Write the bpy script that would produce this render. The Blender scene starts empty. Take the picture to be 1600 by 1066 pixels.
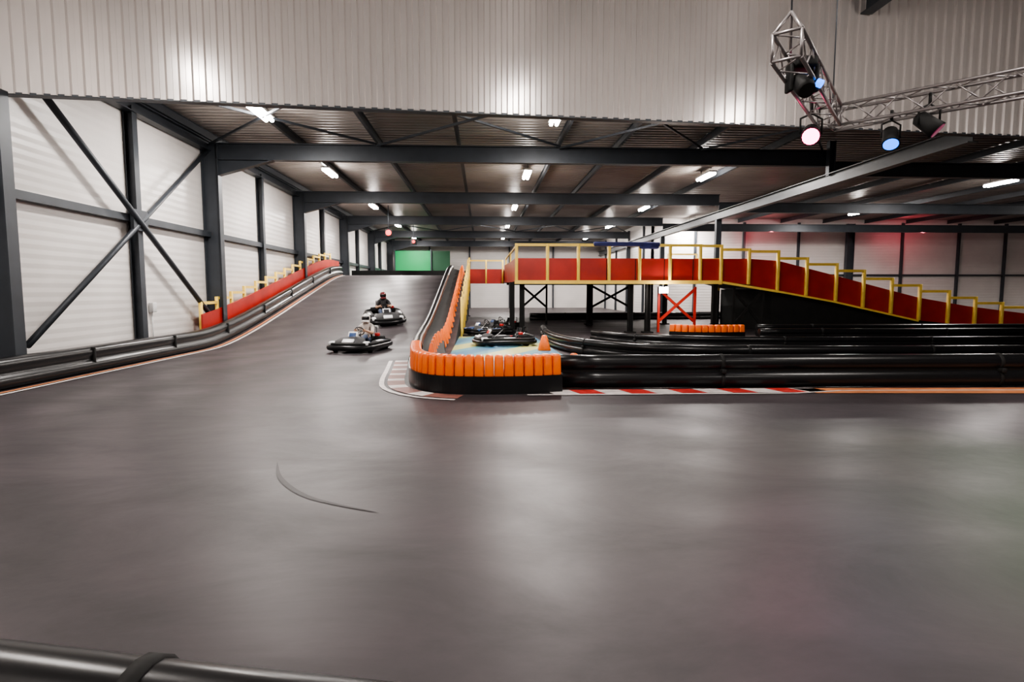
import bpy, bmesh, math, random
from mathutils import Vector, Matrix
random.seed(4)
scene=bpy.context.scene
COL=scene.collection
try:
    scene.view_settings.view_transform='AgX'; scene.view_settings.look='AgX - Medium High Contrast'
except Exception as e: print(e)

# ---------------- materials ----------------
def mat(name,col,rough=0.5,metal=0.0,var=0.0,vscale=3.0,bump=0.0,bscale=40.0,emit=None,estr=0.0,rvar=0.0,coat=0.0,spec=0.5):
    m=bpy.data.materials.new(name); m.use_nodes=True
    nt=m.node_tree; b=nt.nodes['Principled BSDF']
    b.inputs['Base Color'].default_value=(*col,1); b.inputs['Roughness'].default_value=rough
    b.inputs['Metallic'].default_value=metal
    b.inputs['Coat Weight'].default_value=coat
    b.inputs['Specular IOR Level'].default_value=spec
    tc=nt.nodes.new('ShaderNodeTexCoord')
    if var>0 or rvar>0:
        n=nt.nodes.new('ShaderNodeTexNoise'); n.inputs['Scale'].default_value=vscale; n.inputs['Detail'].default_value=6
        nt.links.new(tc.outputs['Object'],n.inputs['Vector'])
        if var>0:
            r=nt.nodes.new('ShaderNodeValToRGB')
            r.color_ramp.elements[0].position=0.3; r.color_ramp.elements[1].position=0.7
            r.color_ramp.elements[0].color=(*[c*(1-var) for c in col],1)
            r.color_ramp.elements[1].color=(*[min(1,c*(1+var)) for c in col],1)
            nt.links.new(n.outputs['Fac'],r.inputs['Fac']); nt.links.new(r.outputs['Color'],b.inputs['Base Color'])
        if rvar>0:
            mr=nt.nodes.new('ShaderNodeMapRange'); mr.inputs['To Min'].default_value=rough-rvar; mr.inputs['To Max'].default_value=rough+rvar
            mr.inputs['From Min'].default_value=0.3; mr.inputs['From Max'].default_value=0.7
            nt.links.new(n.outputs['Fac'],mr.inputs['Value']); nt.links.new(mr.outputs['Result'],b.inputs['Roughness'])
    if bump>0:
        n2=nt.nodes.new('ShaderNodeTexNoise'); n2.inputs['Scale'].default_value=bscale
        nt.links.new(tc.outputs['Object'],n2.inputs['Vector'])
        bp=nt.nodes.new('ShaderNodeBump'); bp.inputs['Strength'].default_value=bump; bp.inputs['Distance'].default_value=0.02
        nt.links.new(n2.outputs['Fac'],bp.inputs['Height']); nt.links.new(bp.outputs['Normal'],b.inputs['Normal'])
    if emit:
        b.inputs['Emission Color'].default_value=(*emit,1); b.inputs['Emission Strength'].default_value=estr
    return m

def ribwall(name,col,axis='Z',period=0.25,strength=0.5):
    m=mat(name,col,0.4,0.0,var=0.06,vscale=0.6)
    nt=m.node_tree; b=nt.nodes['Principled BSDF']
    tc=[n for n in nt.nodes if n.type=='TEX_COORD'][0]
    w=nt.nodes.new('ShaderNodeTexWave'); w.wave_type='BANDS'; w.bands_direction=axis; w.wave_profile='TRI'
    w.inputs['Scale'].default_value=0.314/period; w.inputs['Distortion'].default_value=0
    nt.links.new(tc.outputs['Object'],w.inputs['Vector'])
    bp=nt.nodes.new('ShaderNodeBump'); bp.inputs['Strength'].default_value=strength; bp.inputs['Distance'].default_value=0.02
    nt.links.new(w.outputs['Fac'],bp.inputs['Height']); nt.links.new(bp.outputs['Normal'],b.inputs['Normal'])
    return m

def floor_mat():
    m=bpy.data.materials.new('asphalt_floor'); m.use_nodes=True; nt=m.node_tree; b=nt.nodes['Principled BSDF']
    tc=nt.nodes.new('ShaderNodeTexCoord')
    mp=nt.nodes.new('ShaderNodeMapping'); mp.inputs['Scale'].default_value=(0.5,0.9,1)
    mp.inputs['Rotation'].default_value=(0,0,0.5)
    nt.links.new(tc.outputs['Object'],mp.inputs['Vector'])
    n=nt.nodes.new('ShaderNodeTexNoise'); n.inputs['Scale'].default_value=0.9; n.inputs['Detail'].default_value=12; n.inputs['Roughness'].default_value=0.7; n.inputs['Distortion'].default_value=0.5
    nt.links.new(mp.outputs['Vector'],n.inputs['Vector'])
    # sweeping rubber bands laid by the karts (large circular arcs)
    mp2=nt.nodes.new('ShaderNodeMapping'); mp2.inputs['Location'].default_value=(-5.0,-12.0,0)
    nt.links.new(tc.outputs['Object'],mp2.inputs['Vector'])
    w=nt.nodes.new('ShaderNodeTexWave'); w.wave_type='RINGS'; w.rings_direction='Z'; w.inputs['Scale'].default_value=0.22; w.inputs['Distortion'].default_value=2.5; w.inputs['Detail'].default_value=6; w.inputs['Detail Scale'].default_value=0.5; w.inputs['Detail Roughness'].default_value=.6
    nt.links.new(mp2.outputs['Vector'],w.inputs['Vector'])
    mix=nt.nodes.new('ShaderNodeMath'); mix.operation='MULTIPLY_ADD'; mix.inputs[1].default_value=0.14
    nt.links.new(w.outputs['Fac'],mix.inputs[0]); nt.links.new(n.outputs['Fac'],mix.inputs[2])
    r=nt.nodes.new('ShaderNodeValToRGB'); r.color_ramp.elements[0].position=0.36; r.color_ramp.elements[1].position=0.80
    r.color_ramp.elements[0].color=(0.033,0.029,0.031,1); r.color_ramp.elements[1].color=(0.064,0.053,0.058,1)
    nt.links.new(mix.outputs[0],r.inputs['Fac']); nt.links.new(r.outputs['Color'],b.inputs['Base Color'])
    mr=nt.nodes.new('ShaderNodeMapRange'); mr.inputs['From Min'].default_value=0.36; mr.inputs['From Max'].default_value=0.80
    mr.inputs['To Min'].default_value=0.50; mr.inputs['To Max'].default_value=0.38
    nt.links.new(mix.outputs[0],mr.inputs['Value']); nt.links.new(mr.outputs['Result'],b.inputs['Roughness'])
    b.inputs['Specular IOR Level'].default_value=0.25
    n2=nt.nodes.new('ShaderNodeTexNoise'); n2.inputs['Scale'].default_value=2.6; n2.inputs['Detail'].default_value=10
    nt.links.new(tc.outputs['Object'],n2.inputs['Vector'])
    bp=nt.nodes.new('ShaderNodeBump'); bp.inputs['Strength'].default_value=0.13; bp.inputs['Distance'].default_value=0.02
    nt.links.new(n2.outputs['Fac'],bp.inputs['Height']); nt.links.new(bp.outputs['Normal'],b.inputs['Normal'])
    return m

def stripes_mat():
    m=mat('pit_paint',(0.05,0.25,0.5),0.45)
    nt=m.node_tree; b=nt.nodes['Principled BSDF']; tc=[n for n in nt.nodes if n.type=='TEX_COORD'][0]
    mp=nt.nodes.new('ShaderNodeMapping'); mp.inputs['Rotation'].default_value=(0,0,0.5)
    nt.links.new(tc.outputs['Object'],mp.inputs['Vector'])
    w=nt.nodes.new('ShaderNodeTexWave'); w.inputs['Scale'].default_value=0.14; w.bands_direction='X'
    nt.links.new(mp.outputs['Vector'],w.inputs['Vector'])
    r=nt.nodes.new('ShaderNodeValToRGB'); r.color_ramp.interpolation='CONSTANT'
    r.color_ramp.elements[0].color=(0.05,0.17,0.28,1); r.color_ramp.elements[1].position=0.68; r.color_ramp.elements[1].color=(0.45,0.44,0.16,1)
    e=r.color_ramp.elements.new(0.18); e.color=(0.09,0.25,0.30,1)
    nt.links.new(w.outputs['Fac'],r.inputs['Fac']); nt.links.new(r.outputs['Color'],b.inputs['Base Color'])
    return m

M=dict(
 floor=floor_mat(),
 white=ribwall('white_panel',(0.66,0.63,0.61),'Z',0.22,0.35),
 bulk=mat('bulkhead_sheet',(0.60,0.56,0.54),0.2,0.4,var=0.04,vscale=0.5),
 roof=mat('roof_sheet',(0.28,0.25,0.23),0.4,0.25,var=0.2,vscale=0.4),
 steel=mat('grey_steel',(0.045,0.052,0.062),0.45,0.3,var=0.12,vscale=2),
 steel2=mat('light_steel',(0.08,0.085,0.09),0.45,0.3,var=0.1,vscale=2),
 black=mat('black_plastic',(0.009,0.009,0.010),0.28,0,spec=0.3),
 blackm=mat('black_matte',(0.010,0.010,0.010),0.7,0,var=0.2,spec=.3),
 red=mat('red_paint',(0.38,0.022,0.014),0.42,0,var=0.2,vscale=1.2),
 yellow=mat('yellow_paint',(0.88,0.62,0.12),0.42,0,var=0.08),
 orange=mat('orange_plastic',(0.88,0.16,0.015),0.35,0,var=0.08),
 pit=stripes_mat(),
 cred=mat('curb_red',(0.5,0.04,0.035),0.5,0,var=0.25,vscale=5),
 cwhite=mat('curb_white',(0.66,0.62,0.6),0.5,0,var=0.2,vscale=5),
 corange=mat('curb_orange',(0.6,0.22,0.09),0.5,0,var=0.2,vscale=4),
 cbrown=mat('curb_brown',(0.24,0.10,0.08),0.5,0,var=0.2,vscale=4),
 alu=mat('truss_aluminium',(0.26,0.24,0.24),0.35,0.7),
 tube=mat('lamp_tube',(1,1,1),0.4,emit=(1,0.94,0.88),estr=70),
 housing=mat('lamp_housing',(0.6,0.6,0.6),0.4),
 pinkl=mat('pink_lens',(1,0.2,0.3),0.3,emit=(1,0.08,0.25),estr=18),
 bluel=mat('blue_lens',(0.1,0.3,1),0.3,emit=(0.01,0.2,1),estr=3.5),
 redl=mat('red_lens',(1,0.01,0.01),0.3,emit=(1,0.0,0.01),estr=1.8),
 dlens=mat('dark_lens',(0.12,0.02,0.05),0.15,emit=(0.8,0.1,0.3),estr=.2),
 green=mat('green_lit_panel',(0.0,0.20,0.06),0.6,emit=(0.0,0.4,0.09),estr=0.06),  # green light on the far wall, put into colour and faint emission
 dgreen=mat('dark_green_lit_panel',(0.005,0.05,0.02),0.6),  # darker right part of that green light, painted as colour
 bluecloth=mat('blue_cloth',(0.02,0.025,0.12),0.7,0,var=0.3),
 kwhite=mat('kart_white',(0.75,0.75,0.76),0.3,coat=0.4),
 kblue=mat('kart_blue',(0.04,0.08,0.2),0.3,coat=0.4),
 kred=mat('kart_red',(0.5,0.03,0.03),0.3,coat=0.4),
 rubber=mat('tyre_rubber',(0.02,0.02,0.02),0.75,bump=0.2),
 chrome=mat('kart_metal',(0.5,0.5,0.5),0.3,0.9),
 suit=mat('suit_dark',(0.02,0.02,0.022),0.7,0,var=0.3,vscale=8),
 shirt=mat('shirt_light',(0.5,0.45,0.42),0.8,0,var=0.2,vscale=8),
 skin=mat('skin',(0.5,0.3,0.2),0.5),
 jeans=mat('jeans',(0.05,0.07,0.12),0.8,0,var=0.2,vscale=8),
 helm1=mat('helmet_white',(0.6,0.58,0.56),0.2,coat=0.6),
 helm2=mat('helmet_dark',(0.13,0.02,0.025),0.2,coat=0.6),
 visor=mat('visor',(0.01,0.01,0.012),0.08),
 mark=mat('tyre_mark',(0.026,0.023,0.024),0.5,0,var=0.2,spec=.25),
)

# ---------------- builder ----------------
class B:
    def __init__(s,name):
        s.name=name; s.bm=bmesh.new(); s.mats=[]
    def mi(s,k):
        if k not in s.mats: s.mats.append(k)
        return s.mats.index(k)
    def faces(s,vs,fs,k,smooth=False):
        i=s.mi(k); v=[s.bm.verts.new(p) for p in vs]
        for f in fs:
            try:
                fc=s.bm.faces.new([v[a] for a in f]); fc.material_index=i; fc.smooth=smooth
            except ValueError: pass
        return v
    def box(s,c,d,k,rot=None,taper=1.0):
        c=Vector(c); h=Vector(d)/2; vs=[]
        for z in (-1,1):
            t=1 if z<0 else taper
            for x,y in ((-1,-1),(1,-1),(1,1),(-1,1)):
                p=Vector((x*h.x*t,y*h.y*t,z*h.z))
                if rot is not None: p=rot@p
                vs.append(c+p)
        s.faces(vs,[(3,2,1,0),(4,5,6,7),(0,1,5,4),(1,2,6,5),(2,3,7,6),(3,0,4,7)],k)
    def rbox(s,c,d,k,rot=None,bev=0.02,seg=2,taper=1.0):
        t=bmesh.new(); bmesh.ops.create_cube(t,size=1)
        for v in t.verts:
            f=taper if v.co.z>0 else 1
            v.co=Vector((v.co.x*d[0]*f,v.co.y*d[1]*f,v.co.z*d[2]))
        bmesh.ops.bevel(t,geom=t.edges[:],offset=bev,segments=seg,affect='EDGES',profile=0.5)
        s.merge(t,k,c,rot,True)
    def merge(s,t,k,c=(0,0,0),rot=None,smooth=False):
        t.verts.index_update(); c=Vector(c)
        vs=[(c+(rot@v.co if rot is not None else v.co)) for v in t.verts]
        s.faces(vs,[[v.index for v in f.verts] for f in t.faces],k,smooth); t.free()
    def ob(s,p0,p1,w,h,k,up=(0,0,1),off=(0,0)):
        p0=Vector(p0);p1=Vector(p1); d=(p1-p0).normalized(); u=Vector(up)
        if abs(d.dot(u))>0.98: u=Vector((0,1,0))
        r=d.cross(u).normalized(); u=r.cross(d).normalized()
        vs=[]
        for p in (p0,p1):
            for a,b in ((-1,-1),(1,-1),(1,1),(-1,1)):
                vs.append(p+r*(off[0]+a*w/2)+u*(off[1]+b*h/2))
        s.faces(vs,[(3,2,1,0),(4,5,6,7),(0,1,5,4),(1,2,6,5),(2,3,7,6),(3,0,4,7)],k)
    def ibeam(s,p0,p1,w,h,k,up=(0,0,1),t=0.03):
        s.ob(p0,p1,w,t,k,up,(0,h/2-t/2)); s.ob(p0,p1,w,t,k,up,(0,-h/2+t/2)); s.ob(p0,p1,t*0.8,h-2*t+0.002,k,up)
    def tube(s,pts,r,k,seg=10,closed=False,caps=True):
        pts=[Vector(p) for p in pts]; n=len(pts); rs=r if isinstance(r,(list,tuple)) else [r]*n
        rings=[]; prev=None; i0=s.mi(k)
        for i,p in enumerate(pts):
            if closed: d=pts[(i+1)%n]-pts[i-1]
            else: d=pts[min(i+1,n-1)]-pts[max(i-1,0)]
            d.normalize()
            if prev is None:
                u=Vector((0,0,1)) if abs(d.z)<0.9 else Vector((1,0,0))
            else: u=prev
            a=(u-d*u.dot(d)).normalized(); prev=a; b=d.cross(a)
            rings.append([s.bm.verts.new(p+(a*math.cos(2*math.pi*j/seg)+b*math.sin(2*math.pi*j/seg))*rs[i]) for j in range(seg)])
        for i in range(n if closed else n-1):
            A=rings[i];C=rings[(i+1)%n]
            for j in range(seg):
                f=s.bm.faces.new((A[j],A[(j+1)%seg],C[(j+1)%seg],C[j])); f.material_index=i0; f.smooth=True
        if caps and not closed:
            for R in (rings[0][::-1],rings[-1]):
                f=s.bm.faces.new(R); f.material_index=i0
    def sweep(s,path,prof,k,closedprof=True,alt=None,smooth=False):
        path=[Vector(p) for p in path]; n=len(path); R=[]
        for i,p in enumerate(path):
            d=path[min(i+1,n-1)]-path[max(i-1,0)]; d.z=0; d.normalize(); r=Vector((d.y,-d.x,0))
            R.append([s.bm.verts.new(p+r*o+Vector((0,0,z))) for o,z in prof])
        m=len(prof)
        for i in range(n-1):
            kk=k if alt is None else alt[i%len(alt)]
            ii=s.mi(kk)
            for j in range(m if closedprof else m-1):
                f=s.bm.faces.new((R[i][j],R[i][(j+1)%m],R[i+1][(j+1)%m],R[i+1][j])); f.material_index=ii; f.smooth=smooth
        if closedprof and m>2:
            for q in (R[0],R[-1][::-1]):
                f=s.bm.faces.new(q); f.material_index=s.mi(k)
    def done(s,parent=None,loc=None,rot=None,shade=None,recalc=True):
        if recalc: bmesh.ops.recalc_face_normals(s.bm,faces=s.bm.faces)
        me=bpy.data.meshes.new(s.name); s.bm.to_mesh(me); s.bm.free()
        for k in s.mats: me.materials.append(M[k])
        o=bpy.data.objects.new(s.name,me); COL.objects.link(o)
        if parent: o.parent=parent
        if loc: o.location=loc
        if rot: o.rotation_euler=rot
        return o
def empty(name,loc,rz=0,rx=0):
    e=bpy.data.objects.new(name,None); COL.objects.link(e); e.location=loc; e.rotation_euler=(rx,0,rz); e.empty_display_size=0.2; return e
def cr(pts,n=6):
    P=[Vector(p) for p in pts]; out=[]
    for i in range(len(P)-1):
        a=P[max(i-1,0)];b=P[i];c=P[i+1];d=P[min(i+2,len(P)-1)]
        for j in range(n):
            t=j/n
            out.append(0.5*((2*b)+(c-a)*t+(2*a-5*b+4*c-d)*t*t+(3*b-a-3*c+d)*t**3))
    out.append(P[-1]); return out
def resample(pts,step):
    P=[Vector(p) for p in pts]; L=[0]
    for a,b in zip(P,P[1:]): L.append(L[-1]+(b-a).length)
    n=max(1,round(L[-1]/step)); out=[]; j=0
    for i in range(n+1):
        t=L[-1]*i/n
        while j<len(L)-2 and L[j+1]<t: j+=1
        q=(t-L[j])/max(1e-9,L[j+1]-L[j]); out.append(P[j].lerp(P[j+1],min(1,q)))
    return out

# ---------------- ramp profile ----------------
RT=[(19,0),(20.4,0.07),(22.2,0.3),(24.5,0.69),(28.3,1.40),(32,2.10),(35.2,2.66),(37.2,2.88),(38.6,2.92)]
def rz(y):
    if y<=19: return 0.0
    if y>=38.6: return 2.92
    for i in range(len(RT)-1):
        if RT[i][0]<=y<=RT[i+1][0]:
            def sl(j):
                j0=max(j-1,0); j1=min(j+1,len(RT)-1)
                if j==0 or j==len(RT)-1: return 0
                return (RT[j1][1]-RT[j0][1])/(RT[j1][0]-RT[j0][0])
            h=RT[i+1][0]-RT[i][0]; t=(y-RT[i][0])/h
            return (2*t**3-3*t**2+1)*RT[i][1]+(t**3-2*t*t+t)*h*sl(i)+(-2*t**3+3*t*t)*RT[i+1][1]+(t**3-t*t)*h*sl(i+1)
    return 0

# ---------------- room shell ----------------
XL=-10.3; XR=46; YB=-9; YF=66; PY=[13.0,22.2,32.4,42.6,52.8,63.0]
def by(x): return 12.95+(x-XL)*4.9/(XR-XL)   # bulkhead line
def bx(y): return XL+(y-12.95)*(XR-XL)/4.9
b=B('floor'); b.faces([(XL-.3,YB,0),(XR,YB,0),(XR,YF+.3,0),(XL-.3,YF+.3,0)],[(0,1,2,3)],'floor'); b.done()
b=B('wall_left'); b.box((XL-.1,(YB+YF)/2,4.9),(0.2,YF-YB,9.8),'white'); b.done()
b=B('wall_far'); b.box((2,YF+.1,3.9),(25,0.2,7.8),'white'); b.done()
b=B('wall_far_right'); b.box((30,46.1,3.9),(33,0.2,7.8),'white'); b.done()
b=B('wall_return'); b.box((13.6,56,3.9),(0.2,20,7.8),'white'); b.done()
b=B('wall_right'); b.box((XR+.1,18.5,4.9),(0.2,55,9.8),'white'); b.done()
b=B('wall_back'); b.box((18,YB-.1,4.9),(57,0.2,9.8),'white'); b.done()
def corr_roof(name,x0,x1,y0,y1,z,skew=False,period=0.33,amp=0.07):
    b=B(name); n=int((y1-y0)/period); pr=[]
    for i in range(n):
        y=y0+i*period
        pr+=[(y,z),(y+period*.35,z),(y+period*.5,z+amp),(y+period*.85,z+amp)]
    vs=[(x0,y,zz) for y,zz in pr]+[((min(x1,max(XL+.1,bx(y-.12))) if skew else x1),y,zz) for y,zz in pr]; m=len(pr)
    b.faces(vs,[(i,i+1,m+i+1,m+i) for i in range(m-1)],'roof'); return b.done(recalc=False)
corr_roof('ceiling',XL,XR,13.1,YF,7.68,True)
corr_roof('ceiling_front_hall',XL,XR,YB,18.2,9.7)
BZ=6.02
b=B('wall_bulkhead'); P0=Vector((XL,12.95,0)); P1=Vector((XR,17.85,0)); d=(P1-P0); L=d.length; d.normalize(); nn=Vector((d.y,-d.x,0))
pr=[]; per=0.27
for i in range(int(L/per)):
    s0=i*per
    pr+=[(s0,0),(s0+per*.4,0),(s0+per*.5,0.045),(s0+per*.9,0.045)]
vs=[P0+d*s0+nn*o+Vector((0,0,BZ)) for s0,o in pr]+[P0+d*s0+nn*o+Vector((0,0,9.75)) for s0,o in pr]
m=len(pr); b.faces(vs,[(i,i+1,m+i+1,m+i) for i in range(m-1)],'bulk')
b.ob(P0+Vector((0,.08,BZ+.01)),P1+Vector((0,.08,BZ+.01)),0.2,0.05,'steel')
b.done()

# ---------------- portal frames ----------------
for y in PY:
    first=y<14
    yy=y-.3 if first else y
    b=B('steel_column')
    xo=.18 if first else .32
    b.ibeam((XL+xo,yy,0),(XL+xo,yy,BZ if first else 7.3),0.3,0.6,'steel',up=(1,0,0)); b.box((XL+xo,yy,0.02),(0.75,0.45,0.04),'steel'); b.done()
    if first: continue
    x1=13.3
    b=B('portal_beam')
    b.ibeam((XL+.62,y,7.0),(x1,y,7.0),0.28,0.6,'steel')
    b.faces([(XL+.6,y-.02,6.72),(XL+2.6,y-.02,6.72),(XL+.6,y-.02,6.15),(XL+.6,y+.02,6.72),(XL+2.6,y+.02,6.72),(XL+.6,y+.02,6.15)],[(0,1,2),(3,5,4),(0,2,5,3)],'steel')
    b.ob((XL+.6,y,6.15),(XL+2.6,y,6.71),0.28,0.03,'steel')
    b.done()
    if y<46:
        b=B('portal_beam'); b.ibeam((13.3,y,6.6),(XR,y,6.6),0.28,0.55,'steel'); b.done()
b=B('longitudinal_girder'); b.ibeam((13.3,15.4,6.15),(13.3,YF,6.15),0.3,0.45,'steel2'); b.done()
for y in (32.4,42.6,52.8):
    b=B('steel_column'); b.ibeam((13.3,y,0),(13.3,y,5.95),0.26,0.3,'steel',up=(1,0,0)); b.box((13.3,y,.02),(.5,.45,.04),'steel'); b.done()
for x in (29.6,):
    b=B('steel_column'); b.ibeam((x,45.6,0),(x,45.6,7.3),0.3,0.6,'steel',up=(1,0,0)); b.done()
b=B('hanging_post'); b.ibeam((13.3,21.9,6.3),(13.3,21.9,7.6),0.22,0.25,'steel',up=(1,0,0)); b.done()
b=B('roof_purlins')
for x in (-9.9,-6.9,-3.9,-0.9,2.9,5.2,8.3,11.3,17,20.5,24,27.5,31,34.5,38,42):
    b.ibeam((x,by(x)+.25,7.52),(x,YF if x<13 else 46,7.52),0.11,0.28,'steel',t=.02)
b.done()
b=B('roof_bracing')
for (y0,y1) in ((15.2,22.0),(42.8,52.6)):
    for xa,xb in ((-9.9,-3.9),(-3.9,2.9),(2.9,8.3),(8.3,13.0)):
        b.ob((xa,y0,7.3),(xb,y1,7.3),0.07,0.07,'steel'); b.ob((xb,y0+.3,7.24),(xa,y1,7.24),0.07,0.07,'steel')
b.done()
b=B('wall_girts')
for y0,y1 in zip([4]+PY[:-1],PY):
    b.ob((XL+.12,y0,4.0),(XL+.12,y1,4.0),0.2,0.2,'steel')
b.ibeam((XL+.2,13.4,7.2),(XL+.2,YF,7.2),0.3,0.35,'steel')
b.done()
for y0,y1 in zip([2.8]+PY[:-1],PY):
    ym=(y0+y1)/2
    b=B('wall_post'); b.ibeam((XL+.16,ym,0),(XL+.16,ym,7.2),0.24,0.26,'steel',up=(1,0,0)); b.done()
b=B('wall_cross_brace')
y0,y1=13.1,22.0
b.tube([(XL+.36,y0,7.0),(XL+.36,y1,0.7)],0.085,'steel',8); b.tube([(XL+.3,y0,0.7),(XL+.3,y1,7.0)],0.075,'steel',8)
b.box((XL+.3,17.55,3.95),(.1,.7,.6),'steel')
b.done()
b=B('wall_switch_box'); b.rbox((XL+.08,18.4,1.4),(.14,.22,.3),'housing',bev=.02); b.tube([(XL+.05,18.4,1.25),(XL+.05,18.4,.1)],.02,'housing',6); b.done()
b=B('rear_wall_steel')
for x in (17,21,25.5,34.2,39,43): b.ob((x,45.9,0),(x,45.9,7.4),0.16,0.2,'steel')
b.ob((14,45.9,3.2),(XR,45.9,3.2),0.1,0.15,'steel')
b.ob((XL,65.85,4),(13.3,65.85,4),.1,.15,'steel')
for x in (-6,-1.5,3,8): b.ob((x,65.9,0),(x,65.9,7.4),0.16,0.2,'steel')
for ya in range(48,66,5): b.ob((13.4,ya,0),(13.4,ya,7.4),0.16,0.2,'steel')
b.done()
b=B('front_hall_purlins')
for x in (-8.9,-1.2,2.6,9.6,20): b.ibeam((x,YB,9.05),(x,by(x)-.08,9.05),0.3,0.5,'steel')
b.ob((-10,4,9.45),(20,4,9.45),.2,.4,'steel')
b.done()

# ---------------- ceiling lights ----------------
def area(name,loc,sx,sy,e,col,parent=None,rot=(0,0,0)):
    l=bpy.data.lights.new(name,'AREA'); l.shape='RECTANGLE'; l.size=sx; l.size_y=sy; l.energy=e; l.color=col
    o=bpy.data.objects.new(name,l); COL.objects.link(o); o.location=loc; o.rotation_euler=rot
    if parent: o.parent=parent
    return o
def pt(name,loc,e,col,rad=.1,parent=None):
    l=bpy.data.lights.new(name,'POINT'); l.energy=e; l.color=col; l.shadow_soft_size=rad
    o=bpy.data.objects.new(name,l); COL.objects.link(o); o.location=loc
    if parent: o.parent=parent
def clight(x,y,z,zt,e,pe,dz=-.3,pr=.2):
    r=empty('ceiling_light',(x,y,z))
    b=B('housing'); b.rbox((0,0,0.1),(0.36,1.7,0.08),'housing',bev=.015)
    for yy in (-.6,.6): b.tube([(0,yy,.1),(0,yy,zt-z)],0.012,'steel',6)
    b.done(parent=r)
    b=B('tube'); 
    for xx in (-.09,.09): b.tube([(xx,-.82,0.0),(xx,.82,0.0)],0.065,'tube',8)
    b.done(parent=r)
    area('lamp',(0,0,-.09),0.3,1.6,e,(1,0.94,0.89),r)
    pt('fill_glow',(0,0,dz),pe,(1,.93,.87),pr,r)  # added unseen point fill for roof and bulkhead, floating below the fitting
ZL=7.26
E=600; PE=165
for x in (-6.95,2.05,10.5):
    for y in (18.2,27.2,37.7,48.2,59): 
        if x==10.5 and y<20: continue
        clight(x+(.25 if y<20 else 0),y,ZL,7.68,E,PE)
for x,y in ((25.3,27.5),(25.3,38.3),(16.2,44.5),(38,30)):
    clight(x,y,ZL-.1,7.68,E*1.2,PE*1.2)
for x in (-7.8,2.4,11):
    clight(x,6.8,8.6,9.7,220,560,-1.4,.5); clight(x,-2.5,8.6,9.7,240,150)

# ---------------- ramp ----------------
ys=[19+i*0.4 for i in range(50)]; ys=[y for y in ys if y<=38.6]+[38.6]
b=B('ramp_track')
xa,xb_=-9.75,-1.0
vs=[];fs=[]
for y in ys:
    z=rz(y)+(.006 if y>19.1 else .0005); vs+=[(xa,y,z),(xb_,y,z),(xa,y,0),(xb_,y,0)]
for i in range(len(ys)-1):
    a=i*4;c=a+4
    fs.append((a,a+1,c+1,c))
b.faces(vs,fs,'floor',True)
fs=[]
for i in range(len(ys)-1):
    a=i*4;c=a+4
    fs+=[(a+1,a+3,c+3,c+1),(a,c,c+2,a+2)]
b.faces(vs,fs,'blackm')
b.done(recalc=False)
b=B('bridge_deck')
b.box((-4,41.4,2.82),(12,5.6,0.2),'floor')
b.box((5.98,35.0,2.6),(8.9,18.2,0.2),'floor')
for yy in (25.95,30,34,38): b.ob((1.55,yy,2.4),(10.6,yy,2.4),0.2,0.2,'steel')
b.done()
b=B('descending_ramp')
DR=[(10.5,2.70),(11.8,2.6),(13.4,2.2),(16,1.7),(18,1.17),(20.1,.72),(22.5,.42),(25.4,.2),(28,0.03)]
vs=[];fs=[]
for x,z in DR: vs+=[(x,25.9,z),(x,32,z),(x,25.9,z-.15 if z>.2 else 0),(x,32,z-.15 if z>.2 else 0)]
for i in range(len(DR)-1):
    a=i*4;c=a+4; fs+=[(a,a+1,c+1,c),(a+2,c+2,c+3,a+3),(a,c,c+2,a+2),(a+1,a+3,c+3,c+1)]
b.faces(vs,fs,'floor'); b.done(recalc=False)
b=B('ramp_skirt')
S=[(13.4,0,1.95),(16,0,1.5),(18,0,.97),(20.1,0,.55),(25.4,0,.15)]
vs=[];fs=[]
for x,a,c in S: vs+=[(x,26.1,a),(x,26.1,c)]
for i in range(len(S)-1): fs.append((2*i,2*i+2,2*i+3,2*i+1))
b.faces(vs,fs,'blackm')
b.faces([(13.4,26.1,0),(13.4,32,0),(13.4,32,2.0),(13.4,26.1,2.0)],[(0,1,2,3)],'blackm')
b.done()
def redwall(name,pts,k='red',t=0.06):
    b=B(name); vs=[];fs=[]; n=len(pts)
    for i,(x,y,zb,zt) in enumerate(pts):
        x0,y0=pts[max(i-1,0)][:2]; x1,y1=pts[min(i+1,n-1)][:2]
        d=Vector((x1-x0,y1-y0)).normalized(); r=Vector((d.y,-d.x))*t/2
        vs+=[(x+r.x,y+r.y,zb),(x+r.x,y+r.y,zt),(x-r.x,y-r.y,zt),(x-r.x,y-r.y,zb)]
    for i in range(n-1):
        a=i*4;c=a+4
        for j in range(4): fs.append((a+j,a+(j+1)%4,c+(j+1)%4,c+j))
    fs+=[(0,1,2,3),((n-1)*4+3,(n-1)*4+2,(n-1)*4+1,(n-1)*4)]
    b.faces(vs,fs,k); return b
FW=[(1.5,2.35,3.36),(10.7,2.33,3.36),(12,2.2,3.36),(13.4,1.92,3.27),(14.7,1.7,2.95),(16,1.46,2.63),(18,1.02,2.12),(20.1,.56,1.6),(22.5,.3,1.2),(25.4,.12,.85),(28,.03,.6)]
b=redwall('bridge_guard_wall',[(x,25.75,a,c) for x,a,c in FW])
for i in range(8): b.box((2.9+1.38*i*.95,25.71,2.86),(.025,.02,.95),'blackm')
b.done()
redwall('bridge_guard_wall',[(x,32.05,a+.2,c-.1) for x,a,c in FW if x>10]).done()
redwall('bridge_guard_wall',[(1.45,25.75,2.35,3.36),(1.45,30,2.35,3.4),(1.45,34,2.4,3.5),(1.45,38.5,2.5,3.6)]).done()
redwall('bridge_guard_wall',[(-1.0,38.5,2.4,3.35),(1.4,38.5,2.4,3.35)]).done()
redwall('rear_deck_wall',[(-9.9,44.3,2.7,3.45),(1.4,44.3,2.7,3.45),(10.4,44.3,2.5,3.6)],'blackm').done()
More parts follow.
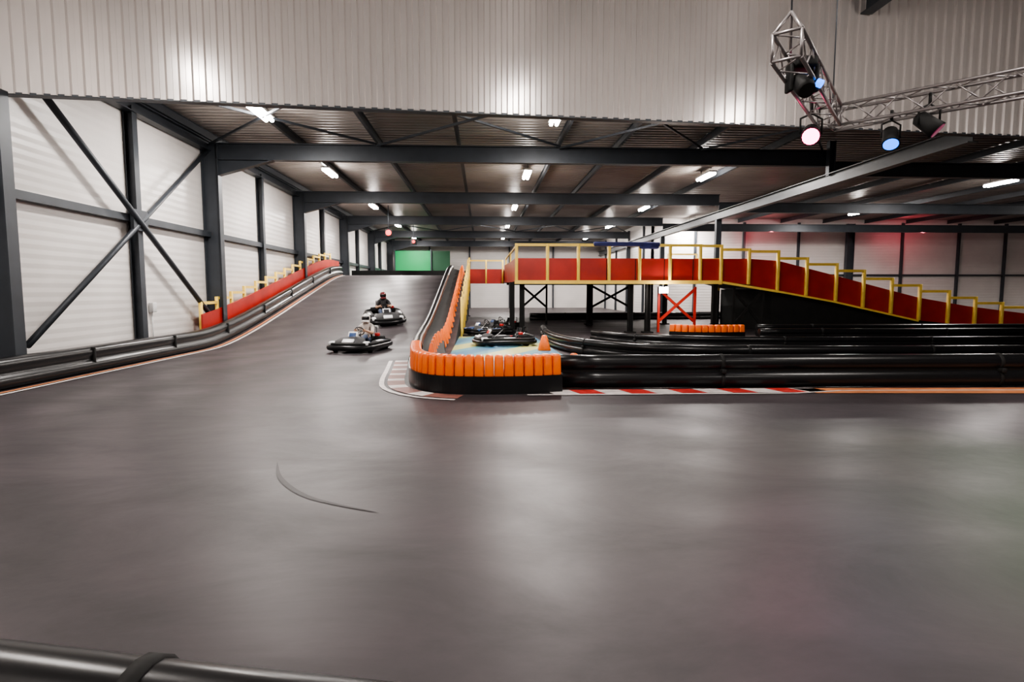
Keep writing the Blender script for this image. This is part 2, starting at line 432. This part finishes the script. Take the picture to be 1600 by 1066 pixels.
redwall('ramp_guard_wall',[(-9.8,y,max(0.05,rz(y)-.2),rz(y)+1.0) for y in [20.6+.9*i for i in range(21)]]+[(-9.8,40,2.8,3.9)]).done()
def rail(name,posts,t=0.1,extra=None):
    b=B(name)
    for (x,y,zb,zt) in posts: b.rbox((x,y,(zb+zt)/2),(t,t,zt-zb),'yellow',bev=.012,seg=1)
    for p,q in zip(posts,posts[1:]):
        z=min(p[3],q[3])-t*.45; b.ob((p[0],p[1],z),(q[0],q[1],z),t*.9,t*.9,'yellow')
    if extra: extra(b)
    return b.done()
yf=25.66
def ex(b): 
    b.ob((1.4,yf-.0,2.3),(10.75,yf,2.3),0.14,0.16,'yellow')
    b.ob((10.75,yf,2.3),(13.4,yf,1.88),0.1,0.1,'yellow'); b.ob((13.4,yf,1.88),(16,yf,1.42),0.08,0.08,'yellow'); b.ob((16,yf,1.42),(20.1,yf,0.53),0.08,0.08,'yellow')
posts=[(1.48+1.38*i,yf,2.25,4.0) for i in range(7)]+[(10.72,yf,2.2,3.98)]
dp=[(12.0,3.82),(13.35,3.74),(14.7,3.43),(16.1,3.17),(17.4,2.88),(18.75,2.52),(20.1,2.22),(21.5,1.95),(22.8,1.65),(24.1,1.4),(25.4,1.2),(26.8,1.05)]
def fz(x):
    for (a,z0,_),(c,z1,_) in zip(FW,FW[1:]):
        if a<=x<=c: return z0+(z1-z0)*(x-a)/(c-a)
    return 0.05
posts+=[(x,yf,fz(x),z) for x,z in dp]
rail('yellow_railing',posts,0.13,ex)
rail('yellow_railing',[(x,32.15,2.4,4.0) for x in (10.4,12)]+[(x,32.15,fz(x),z) for x,z in dp[1:]],0.09)
rail('yellow_railing',[(1.52,26.6,2.7,4.0),(1.52,32,2.7,4.05),(1.52,38.4,2.7,4.1)],0.08)
rail('yellow_railing',[(-1.0,38.4,2.4,3.95),(0.2,38.4,2.4,3.95),(1.3,38.4,2.4,3.95)],0.1)
rail('yellow_railing',[(x,44.4,2.7,4.2) for x in (2.5,5,7.5,10)],0.1)
rail('yellow_railing',[(-9.92,y,max(.05,rz(y)-.1),rz(y)+1.42) for y in [20.8+1.25*i for i in range(15)]],0.11)
rail('yellow_railing',[(-0.88,y,max(.05,rz(y)-1.0),rz(y)+1.15) for y in [23.5+1.25*i for i in range(12)]],0.08)
b=B('blue_rail_cover'); b.rbox((6.4,25.66,3.98),(3.0,.2,.2),'bluecloth',bev=.06); b.rbox((7.4,25.66,3.86),(.9,.22,.16),'bluecloth',bev=.06); b.done()
def support(name,x,y,z,w=.22):
    b=B(name); b.ibeam((x,y,0),(x,y,z),w,w,'blackm',up=(1,0,0),t=.03); b.box((x,y,.03),(.45,.45,.06),'blackm'); b.done()
for x in (1.3,1.75,6.7,7.5,10.6): support('bridge_support',x,26.0,2.3)
for x in (1.6,6.0,10.4): support('bridge_support',x,32.6,2.5)
for x in (-1.2,-5.2,-9.4): support('bridge_support',x,43.8,2.7)
def xb(name,x0,x1,y,z0,z1,k):
    b=B(name); b.ob((x0,y,z0),(x1,y,z1),.08,.12,k); b.ob((x0,y+.1,z1),(x1,y+.1,z0),.08,.12,k)
    b.ob((x0,y,0),(x0,y,z1+.1),.1,.1,k); b.ob((x1,y,0),(x1,y,z1+.1),.1,.1,k); b.done()
xb('bridge_cross_brace',8.1,9.8,26.3,.5,2.0,'red'); xb('bridge_cross_brace',11.5,12.9,26.0,.3,2.0,'blackm')
xb('bridge_cross_brace',6.2,8.4,32.7,1.0,2.2,'blackm'); xb('bridge_cross_brace',2.2,3.6,32.7,1.0,2.2,'blackm')

# ---------------- barriers ----------------
def pipe_barrier(name,path,h=0.7,k='black',every=6,start=3):
    P=resample(path,0.8); s=h/0.7
    b=B(name)
    b.tube([p+Vector((0,0,.19*s)) for p in P],.185*s,k,16)
    b.tube([p+Vector((0,0,.53*s)) for p in P],.165*s,k,16)
    b.sweep(P,[(-.09*s,.1*s),(.09*s,.1*s),(.09*s,.5*s),(-.09*s,.5*s)],'blackm')
    for i in range(start,len(P)-1,every):
        p=P[i]; d=(P[i+1]-P[i]).normalized()
        for z,r in ((.19,.2),(.53,.18)):
            c=p+Vector((0,0,z*s)); b.tube([c-d*.04,c-d*.03,c+d*.03,c+d*.04],[(r-.02)*s,r*s,r*s,(r-.02)*s],'blackm',16)
        b.rbox(p+Vector((0,0,.36*s)),(.1,.44*s,.1*s),'blackm',Matrix.Rotation(math.atan2(d.y,d.x),3,'Z'),bev=.02)
    b.done()
leftp=[(-9.32,y,0.0) for y in (5,8,11,14,17,19)]+[(-9.32,y,rz(y)) for y in [19.5+.5*i for i in range(39)]]
b=B('left_track_barrier')
P=resample(leftp,.6)
prof=[(-.22,0),(.10,0),(.16,.05),(.17,.18),(.12,.26),(.08,.28),(.09,.36),(.12,.42),(.12,.50),(.07,.57),(-.02,.6),(-.14,.6),(-.22,.56)]
b.sweep(P,prof,'black',smooth=True)
for i in range(3,len(P)-1,6):
    p=P[i]; b.rbox(p+Vector((.09,0,.3)),(.12,.07,.56),'blackm',bev=.02)
b.done()
b=B('edge_stripe_paint')
P=[Vector((-9.03,y,rz(y)+.012)) for y in [5+.5*i for i in range(66)]]
b.sweep(P,[(0,0),(.09,0)],'corange',closedprof=False); b.sweep(P,[(.16,0),(.26,0)],'cwhite',closedprof=False); b.done(recalc=False)
pipe_barrier('track_barrier',[(1.5,11.15,0),(8,11.0,0),(19,10.7,0)],.66,start=4,every=7)
pipe_barrier('track_barrier',cr([(2.5,24,0),(2.35,20,0),(3.0,17,0),(5,14.9,0),(9,14.4,0),(22,14.2,0)]),.5)
pipe_barrier('track_barrier',cr([(4.2,22,0),(5.4,19.8,0),(8,18.6,0),(12,18.2,0),(26,18.0,0)]),.42)
pipe_barrier('track_barrier',[(10.4,21.2,0),(28,20.8,0)],.5)
pipe_barrier('track_barrier',[(11.6,23.9,0),(30,23.7,0)],.5)
pipe_barrier('track_barrier',[(3,37,0),(11,38,0),(24,40,0)],.5)
pipe_barrier('track_barrier',cr([(-2.86,2.33,0),(-1.77,2.08,0),(-.47,1.81,0),(.5,1.62,0)]),.615,start=2,every=3)
nose=cr([(1.45,10.85,0),(.7,10.68,0),(-.2,10.68,0),(-.85,10.9,0),(-1.25,11.45,0),(-1.45,12.4,0),(-1.62,14,0)],8)
def blocks(b,path,step=.2,z0=.3,z1=.72,w=.19,d=.26,off=0.0):
    P=resample(path,step)
    for p,q in zip(P,P[1:]):
        c=(p+q)/2; dd=(q-p); a=math.atan2(dd.y,dd.x); R=Matrix.Rotation(a,3,'Z')
        b.rbox(c+Vector((0,0,(z0+z1)/2)),(w,d,z1-z0),'orange',R,bev=.045,seg=3,taper=.9)
b=B('orange_nose_barrier')
b.sweep(nose,[(-.16,0),(.16,0),(.16,.33),(-.16,.33)],'black')
blocks(b,nose,.18,w=.175); b.done()
def lerp_path(): 
    return [(-1.62,14,0),(-1.85,16.5,0),(-2.0,19,0)]+[(-2.05,y,rz(y)) for y in [19.6+.6*i for i in range(32)]]
b=B('right_track_barrier')
P=resample(lerp_path(),.6)
b.tube([p+Vector((0,0,.52)) for p in P],.15,'black',12); b.tube([p+Vector((-.02,0,.2)) for p in P],.19,'black',12)
b.sweep(P,[(.1,0),(.75,0),(.72,.3),(.1,.45)],'blackm')
b.done()
b=B('orange_inner_barrier')
ip=[(-1.2,13.2,0),(-1.3,15,0),(-1.4,17,0)]+[(-1.33,y,rz(y)) for y in [19+.6*i for i in range(33)]]
Pb=resample(ip,1.0)
for p,q in zip(Pb,Pb[1:]):
    c=(p+q)/2; b.rbox(c+Vector((0,0,.38)),(.3,.42,.6),'orange',bev=.03,seg=2,taper=.22)
b.done()
b=B('orange_low_barrier'); 
pp=cr([(8.0,24.2,0),(8.6,23.7,0),(9.8,23.5,0),(10.9,23.6,0)])
b.sweep(pp,[(-.14,0),(.14,0),(.14,.2),(-.14,.2)],'black'); blocks(b,pp,.26,.18,.5,.25,.3); b.done()
for x,y in ((2.05,12.9),(1.95,18.3)):
    b=B('orange_corner_block'); b.rbox((x,y,.25),(.42,.3,.5),'orange',bev=.04,taper=.35); b.done()

# ---------------- floor paint ----------------
b=B('kerb_paint_nose')
kp=resample([(p.x,p.y,.010) for p in cr([(-.3,10.62,0),(-.85,10.85,0),(-1.3,11.45,0),(-1.5,12.4,0),(-1.66,14,0),(-1.85,15.8,0)],8)],.28)
b.sweep(kp,[(-.2,0),(-.55,0)],'cred',False,alt=['cbrown','cbrown','cwhite']); b.sweep(kp,[(-.62,0),(-.72,0)],'cwhite',False); b.done(recalc=False)
b=B('kerb_paint_front')
x=1.3; i=0
while x<6.3:
    w=.48; k=('cwhite','cred')[i%2]
    b.faces([(x,10.42,.012),(x+w,10.40,.012),(x+w-.15,10.86,.012),(x-.15,10.88,.012)],[(0,1,2,3)],k); x+=w; i+=1
b.faces([(6.2,10.3,.012),(19,9.6,.012),(19,10.4,.012),(6.0,10.84,.012)],[(0,1,2,3)],'corange')
b.faces([(0.8,10.33,.014),(5.8,10.27,.014),(5.8,10.35,.014),(.8,10.41,.014)],[(0,1,2,3)],'cwhite')
b.faces([(5.8,10.27,.014),(6.8,10.5,.014),(6.8,10.57,.014),(5.8,10.35,.014)],[(0,1,2,3)],'cwhite')
b.faces([(6.8,10.5,.014),(19,10.1,.014),(19,10.17,.014),(6.8,10.57,.014)],[(0,1,2,3)],'cwhite')
b.done(recalc=False)
b=B('pit_floor_paint'); b.faces([(-1.0,15.6,.01),(2.4,15.6,.01),(2.1,24,.01),(-1.0,24,.01)],[(0,1,2,3)],'pit'); b.done(recalc=False)
b=B('tyre_marks')
for pts,ww in ((((-2.3,6.4,.004),(-2.05,5.8,.004),(-1.6,5.25,.004),(-.9,4.85,.004)),.03),):
    P=cr(pts,10); n=len(P)
    vs=[];fs=[]
    for i,p in enumerate(P):
        w=ww*math.sin(math.pi*(i+.3)/(n+.3)); d=(P[min(i+1,n-1)]-P[max(i-1,0)]).normalized(); r=Vector((d.y,-d.x,0))*w
        vs+=[p-r,p+r]
    b.faces(vs,[(2*i,2*i+1,2*i+3,2*i+2) for i in range(n-1)],'mark')
b.done(recalc=False)

# ---------------- truss ----------------
def truss(name,p0,p1,h=.17,step=.36):
    p0=Vector(p0);p1=Vector(p1); d=(p1-p0); L=d.length; d.normalize(); up=Vector((0,0,1)); r=d.cross(up).normalized()
    cs=[r*a*h+up*c*h for a,c in ((-1,-1),(1,-1),(1,1),(-1,1))]
    b=B(name)
    for c in cs: b.tube([p0+c,p1+c],.028,'alu',8)
    n=round(L/step)
    for i in range(n):
        a=p0+d*(L*i/n); e=p0+d*(L*(i+1)/n)
        for j in range(4):
            c0=cs[j];c1=cs[(j+1)%4]
            if i%2: c0,c1=c1,c0
            b.tube([a+c0,e+c1],.012,'alu',6)
    for t in (0,L):
        for j in range(4): b.tube([p0+d*t+cs[j],p0+d*t+cs[(j+1)%4]],.02,'alu',6)
    return b
b=truss('lighting_truss',(6.3,10.4,5.0),(11.4,5.0,5.0))
b2=truss('x',(6.2,10.3,5.0),(3.85,7.4,5.0))
me=bpy.data.meshes.new('t'); b2.bm.to_mesh(me); b2.bm.free(); b.bm.from_mesh(me)
ap=Vector((4.0,7.6,5.5))
for q in ((3.72,7.5,5.17),(3.98,7.29,5.17),(4.35,8.25,5.17),(4.6,8.05,5.17)): b.tube([q,ap],.022,'alu',6)
b.tube([ap,(4.0,7.6,9.7)],.012,'steel',6); b.tube([(6.3,10.4,5.1),(6.3,10.4,9.7)],.012,'steel',6); b.tube([(10.5,6,5.1),(10.5,6,9.7)],.012,'steel',6)
b.done()
def par(name,loc,aim,lens,col,e,s=1.0):
    r=empty(name,loc); q=Vector(aim).normalized().to_track_quat('-Z','Y').to_matrix()
    b=B('can'); t=.02
    def T(v): return q@Vector(v)
    b.tube([T((0,0,.2*s)),T((0,0,.16*s)),T((0,0,-.02*s)),T((0,0,-.14*s))],[.05*s,.1*s,.11*s,.125*s],'blackm',16)
    b.tube([(-.15*s,0,0),(-.15*s,0,.2*s),(0,0,.27*s),(.15*s,0,.2*s),(.15*s,0,0)],.015*s,'blackm',6)
    b.tube([(0,0,.27*s),(0,0,.42*s)],.025,'blackm',8); b.done(parent=r)
    b=B('lens'); b.tube([T((0,0,-.135*s)),T((0,0,-.15*s))],.105*s,lens,16); b.done(parent=r)
    if e>0:
        l=bpy.data.lights.new('beam','SPOT'); l.energy=e; l.color=col; l.spot_size=1.5; l.spot_blend=.9; l.shadow_soft_size=.1
        o=bpy.data.objects.new('beam',l); COL.objects.link(o); o.parent=r; o.location=T((0,0,-.2*s)); o.rotation_euler=Vector(aim).normalized().to_track_quat('-Z','Y').to_euler()
par('pink_stage_light',(5.55,9.75,4.55),(-.45,-.8,-.45),'pinkl',(1,.35,.5),90,1.25)
par('blue_stage_light',(6.95,9.75,4.5),(-.35,-.6,-.9),'bluel',(.1,.5,.8),70,1.1)
par('stage_light',(7.3,9.35,4.62),(.5,-.4,-.6),'dlens',(.7,.2,.9),130,1.2)
r=empty('moving_head_light',(4.45,8.1,4.55))
b=B('body'); b.rbox((0,0,.5),(.3,.3,.14),'blackm',bev=.03); b.rbox((-.18,0,.3),(.06,.16,.38),'blackm',bev=.02); b.rbox((.18,0,.3),(.06,.16,.38),'blackm',bev=.02)
b.tube([(0,.1,.34),(0,.02,.26),(0,-.10,.14),(.0,-.15,.09)],[.09,.14,.13,.11],'blackm',14); b.done(parent=r)
b=B('lens'); b.tube([(.16,-.1,.22),(.21,-.14,.18)],.055,'bluel',12); b.done(parent=r)
for x,y,z in ((-6.4,40,5.85),(-5.9,50,6.1)):
    r=empty('red_signal_lamp',(x,y,z)); b=B('rod'); b.tube([(0,0,.1),(0,0,7.7-z)],.03,'steel',8); b.rbox((0,.1,0),(.5,.2,.5),'blackm',bev=.04); b.done(parent=r)
    b=B('lens'); b.tube([(0,-.02,0),(0,-.06,0)],.19 if y<45 else .12,'redl',16); b.done(parent=r)
b=B('green_lit_panel'); b.box((-7.4,62,4.2),(3.7,.1,3.9),'green'); b.box((-4.5,62.1,4.2),(2.0,.1,3.9),'dgreen'); b.ob((-5.5,61.9,0),(-5.5,61.9,6.3),.12,.12,'steel'); b.ob((-9.3,61.9,0),(-9.3,61.9,6.3),.12,.12,'steel'); b.done()  # added panels, painted as the green-lit part of the far wall
pt('green_lamp',(-7.2,60.5,3.6),20,(.05,1,.3)); pt('red_lamp',(22,43.5,6.2),80,(1,.15,.2)); pt('red_lamp',(34,43.5,6.2),90,(1,.15,.2))
r=empty('flood_light',(8.1,25.6,1.95)); b=B('housing'); b.rbox((0,.08,0),(.42,.12,.3),'blackm',bev=.02); b.tube([(0,.1,.1),(0,.1,.32)],.03,'steel',6); b.done(parent=r)
b=B('lens'); b.rbox((0,0,0),(.4,.05,.28),'tube',bev=.02); b.done(parent=r)
pt('g',(0,-.25,-.05),120,(1,.92,.85),.15,r)
l=bpy.data.lights.new('g','SPOT'); l.energy=1100; l.color=(.35,1,.35); l.spot_size=.8; l.spot_blend=1
o=bpy.data.objects.new('green_stage_beam',l); COL.objects.link(o); o.location=(9.5,6.8,4.7); o.rotation_euler=(Vector((5.0,5.8,0))-Vector((9.5,6.8,4.7))).to_track_quat('-Z','Y').to_euler()

# ---------------- karts ----------------
def skin_body(name,parent,joints,edges,radii,fn):
    me=bpy.data.meshes.new(name); me.from_pydata(joints,edges,[]); o=bpy.data.objects.new(name,me); COL.objects.link(o)
    m=o.modifiers.new('s','SKIN'); 
    for i,rr in enumerate(radii):
        me.skin_vertices[0].data[i].radius=(rr,rr)
    me.skin_vertices[0].data[0].use_root=True
    m.use_smooth_shade=True
    sb=o.modifiers.new('u','SUBSURF'); sb.levels=2; sb.render_levels=2
    dg=bpy.context.evaluated_depsgraph_get(); nm=bpy.data.meshes.new_from_object(o.evaluated_get(dg))
    keys=[]
    nm.materials.clear()
    for p in nm.polygons:
        k=fn(p.center)
        if k not in keys: keys.append(k)
        p.material_index=keys.index(k); p.use_smooth=True
    for k in keys: nm.materials.append(M[k])
    bpy.data.objects.remove(o); q=bpy.data.objects.new(name,nm); COL.objects.link(q); q.parent=parent; return q
def driver(parent,helm,torso,lean=0.0):
    J=[(0,.38,.25),(0,.43,.42),(0,.47,.58),(0+lean,.46,.71),(lean,.44,.80),
       (-.19+lean,.45,.65),(-.30,.24,.47),(-.16,.03,.55),(.19+lean,.45,.65),(.30,.24,.47),(.16,.03,.55),
       (-.11,.34,.23),(-.19,-.08,.42),(-.15,-.42,.20),(-.15,-.52,.27),
       (.11,.34,.23),(.19,-.08,.42),(.15,-.42,.20),(.15,-.52,.27)]
    E=[(0,1),(1,2),(2,3),(3,4),(3,5),(5,6),(6,7),(3,8),(8,9),(9,10),(0,11),(11,12),(12,13),(13,14),(0,15),(15,16),(16,17),(17,18)]
    R=[.15,.14,.16,.09,.065,.075,.05,.032,.075,.05,.032,.105,.07,.045,.035,.105,.07,.045,.035]
    def fn(c):
        if c.y<-.38: return 'blackm'
        if c.z<.36 or c.y<.02 and c.z<.47 : return 'jeans'
        if abs(c.x)>.12 and c.y<.26: return 'skin'
        if c.z>.76: return 'skin'
        return torso
    skin_body('driver_body',parent,J,E,R,fn)
    b=B('driver_hands')
    for sx in (-1,1):
        w=Vector((sx*.16,.03,.55)); g=Vector((sx*.145,-.045,.565))
        b.tube([w,w.lerp(g,.5),g],[.03,.042,.036],'skin',10)
        for i in range(4):
            o=Vector((sx*(.012),0,.03-.02*i)); L=(.9,1.0,.95,.75)[i]
            b.tube([g+o,g+o+Vector((-sx*.005,-.035*L,.015)),g+o+Vector((-sx*.03,-.045*L,0)),g+o+Vector((-sx*.045,-.02,-.01))],[.011,.010,.0095,.007],'skin',7)
        b.tube([w.lerp(g,.4)+Vector((-sx*.03,0,.02)),g+Vector((-sx*.045,.01,.035)),g+Vector((-sx*.05,-.02,.03))],[.014,.012,.009],'skin',7)
    b.done(parent=parent)
    hc=Vector((lean,.42,.885))
    b=B('driver_helmet'); t=bmesh.new(); bmesh.ops.create_uvsphere(t,u_segments=28,v_segments=18,radius=1)
    for v in t.verts:
        x,y,z=v.co
        v.co=Vector((x*.128,y*.15,z*.142))
        if z<-.1 and y<0: v.co.y-=.03*min(1,(-z)); 
        if z<-.75: v.co.z=-.142*.78
    b.merge(t,helm,hc,None,True)
    vs=[];fs=[];nu,nv=12,5
    for j in range(nv):
        for i in range(nu):
            a=math.radians(-70+140*i/(nu-1)); el=math.radians(-14+38*j/(nv-1))
            vs.append(hc+Vector((math.sin(a)*.134*math.cos(el),-math.cos(a)*.158*math.cos(el)-.004,math.sin(el)*.146)))
    for j in range(nv-1):
        for i in range(nu-1): fs.append((j*nu+i,j*nu+i+1,(j+1)*nu+i+1,(j+1)*nu+i))
    b.faces(vs,fs,'visor',True)
    b.tube([hc+Vector((-.11,-.03,-.105)),hc+Vector((-.07,-.15,-.085)),hc+Vector((0,-.175,-.08)),hc+Vector((.07,-.15,-.085)),hc+Vector((.11,-.03,-.105))],.028,helm,8)
    b.done(parent=parent)
def kart(name,loc,rzz,body,body2,rx=0,withdriver=None,steer=0.0,pod=None):
    pod=pod or body
    r=empty(name,loc,rzz,rx)
    b=B('chassis')
    b.rbox((0,-.1,.075),(.62,1.5,.04),'blackm',bev=.01)
    for sx in (-1,1):
        b.tube(cr([(sx*.3,-.78,.1),(sx*.3,-.2,.1),(sx*.36,.3,.1),(sx*.33,.75,.1)]),.018,'chrome',8)
    ring=[(-.45,-1.0),(0,-1.08),(.45,-1.0),(.64,-.82),(.69,-.3),(.70,.4),(.66,.82),(.45,.98),(0,1.02),(-.45,.98),(-.66,.82),(-.70,.4),(-.69,-.3),(-.64,-.82)]
    ringp=cr([(x,y,.15) for x,y in ring+[ring[0]]],4)[:-1]
    b.tube(ringp,.075,'black',10,closed=True)
    b.tube([Vector((p.x*.97,p.y*.97,.25)) for p in ringp],.04,'blackm',8,closed=True)
    b.done(parent=r)
    b=B('bodywork')
    vs=[];fs=[]; prof=[(-1.0,.14),(-1.02,.26),(-.9,.34),(-.62,.44),(-.52,.42)]
    ws=[-1,-.8,-.4,0,.4,.8,1]
    for (y,z) in prof:
        for w in ws:
            vs.append((w*(.5 if y<-.8 else .36),y+.10*w*w*(1 if y<-.8 else .3),z-.04*w*w))
    n=len(ws)
    for j in range(len(prof)-1):
        for i in range(n-1): fs.append((j*n+i,j*n+i+1,(j+1)*n+i+1,(j+1)*n+i))
    b.faces(vs,fs,pod,True)
    b.rbox((0,-.56,.46),(.3,.05,.22),body,Matrix.Rotation(-.5,3,'X'),bev=.02)
    b.rbox((0,-.60,.47),(.2,.03,.14),body2,Matrix.Rotation(-.5,3,'X'),bev=.01)
    b.rbox((0,-.93,.33),(.34,.16,.05),body,Matrix.Rotation(.5,3,'X'),bev=.015)
    for sx in (-1,1):
        b.rbox((sx*.53,.02,.2),(.22,.8,.2),pod,bev=.05,taper=.8)
        b.rbox((sx*.60,.02,.26),(.12,.4,.09),body,bev=.02)
        b.rbox((sx*.60,.35,.24),(.12,.2,.09),body2,bev=.02)
        b.rbox((sx*.52,-.84,.26),(.16,.24,.12),body,bev=.04)
    b.rbox((0,.93,.28),(.9,.1,.16),pod,bev=.04)
    b.done(parent=r)
    b=B('wheels')
    for sx in (-1,1):
        for y,rd,w,st in ((-.60,.13,.13,steer),(.62,.14,.2,0)):
            c=Vector((sx*.54,y,rd)); ax=Matrix.Rotation(st,3,'Z')@Vector((1,0,0))
            prof=[(-.5,.6),(-.5,.88),(-.4,1),(.4,1),(.5,.88),(.5,.6)]
            b.tube([c+ax*(a*w) for a,_ in prof],[rd*q for _,q in prof],'rubber',18)
            b.tube([c-ax*w*.52,c-ax*w*.45,c+ax*w*.45,c+ax*w*.52],[.04,.07,.07,.04],'chrome',12)
    b.tube([(-.5,.62,.14),(.5,.62,.14)],.02,'chrome',8); b.tube([(-.5,-.6,.13),(.5,-.6,.13)],.015,'chrome',8)
    b.done(parent=r)
    b=B('seat')
    sec=[(.05,.12,.20),(.25,.09,.21),(.45,.13,.215),(.56,.35,.21),(.62,.6,.17)]
    vs=[];fs=[]
    for y,z,w in sec:
        for a in (-1,-.8,-.4,0,.4,.8,1): vs.append((w*a,y-.10*abs(a)**3*(1 if y>.4 else 0),z+.16*abs(a)**3*(1 if y<.5 else .1)))
    for j in range(len(sec)-1):
        for i in range(6): fs.append((j*7+i,j*7+i+1,(j+1)*7+i+1,(j+1)*7+i))
    b.faces(vs,fs,'black',True); sv=b.done(parent=r); md=sv.modifiers.new('t','SOLIDIFY'); md.thickness=.015
    b=B('steering_wheel')
    Rm=Matrix.Rotation(math.radians(-62),3,'X')
    c=Vector((0,-.06,.55))
    b.tube([c+Rm@Vector((math.cos(t)*.145,math.sin(t)*.125,0)) for t in [2*math.pi*i/20 for i in range(20)]],.014,'blackm',8,closed=True)
    for t in (0,2.1,4.2): b.tube([c,c+Rm@Vector((math.cos(t)*.14,math.sin(t)*.12,0))],.012,'blackm',6)
    b.tube([c,(0,-.5,.15)],.016,'chrome',8); b.done(parent=r)
    b=B('engine'); b.rbox((.38,.55,.26),(.24,.3,.24),'blackm',bev=.03); b.tube([(.38,.42,.34),(.38,.62,.42),(.2,.85,.36)],.03,'chrome',8); b.rbox((.36,.48,.42),(.14,.14,.1),'kred',bev=.02)
    b.tube([(-.25,.75,.1),(-.22,.78,.62),(.22,.78,.62),(.25,.75,.1)],.018,'blackm',8); b.done(parent=r)
    if withdriver: driver(r,*withdriver)
    return r
sl=math.atan((rz(24.9)-rz(23.9))/1.0)
k=kart('racing_kart',(-3.95,18.7,0.0),-.18,'kwhite','kblue',0,('helm1','shirt',.03),.2,'suit'); k.scale=(1.05,1.05,1.14)
k=kart('racing_kart',(-4.1,24.3,rz(24.3)+.02),0,'kwhite','suit',0,('helm2','suit',.02),.1,'suit')
k.rotation_mode='QUATERNION'; k.rotation_quaternion=Matrix.Rotation(sl,3,'X').to_quaternion()@Matrix.Rotation(.3,3,'Z').to_quaternion(); k.scale=(1.05,1.05,1.12)
kart('parked_kart',(.75,20.2,0.01),-1.35,'kwhite','kred',pod='suit')
kart('parked_kart',(.2,25.2,0.0),-.9,'kblue','kwhite',pod='suit')
kart('parked_kart',(.9,27.8,0.0),-.9,'suit','kblue')

# ---------------- world / camera ----------------
w=bpy.data.worlds.new('w'); scene.world=w; w.use_nodes=True; w.node_tree.nodes['Background'].inputs[0].default_value=(.5,.5,.55,1); w.node_tree.nodes['Background'].inputs[1].default_value=.1
cam=bpy.data.cameras.new('camera'); cam.lens=20.25; cam.sensor_width=36; co=bpy.data.objects.new('camera',cam); COL.objects.link(co)
co.location=(0,0,1.9); co.rotation_euler=(math.radians(90-4.95),0,math.radians(-2.86)); cam.clip_start=.05; cam.clip_end=300
scene.camera=co
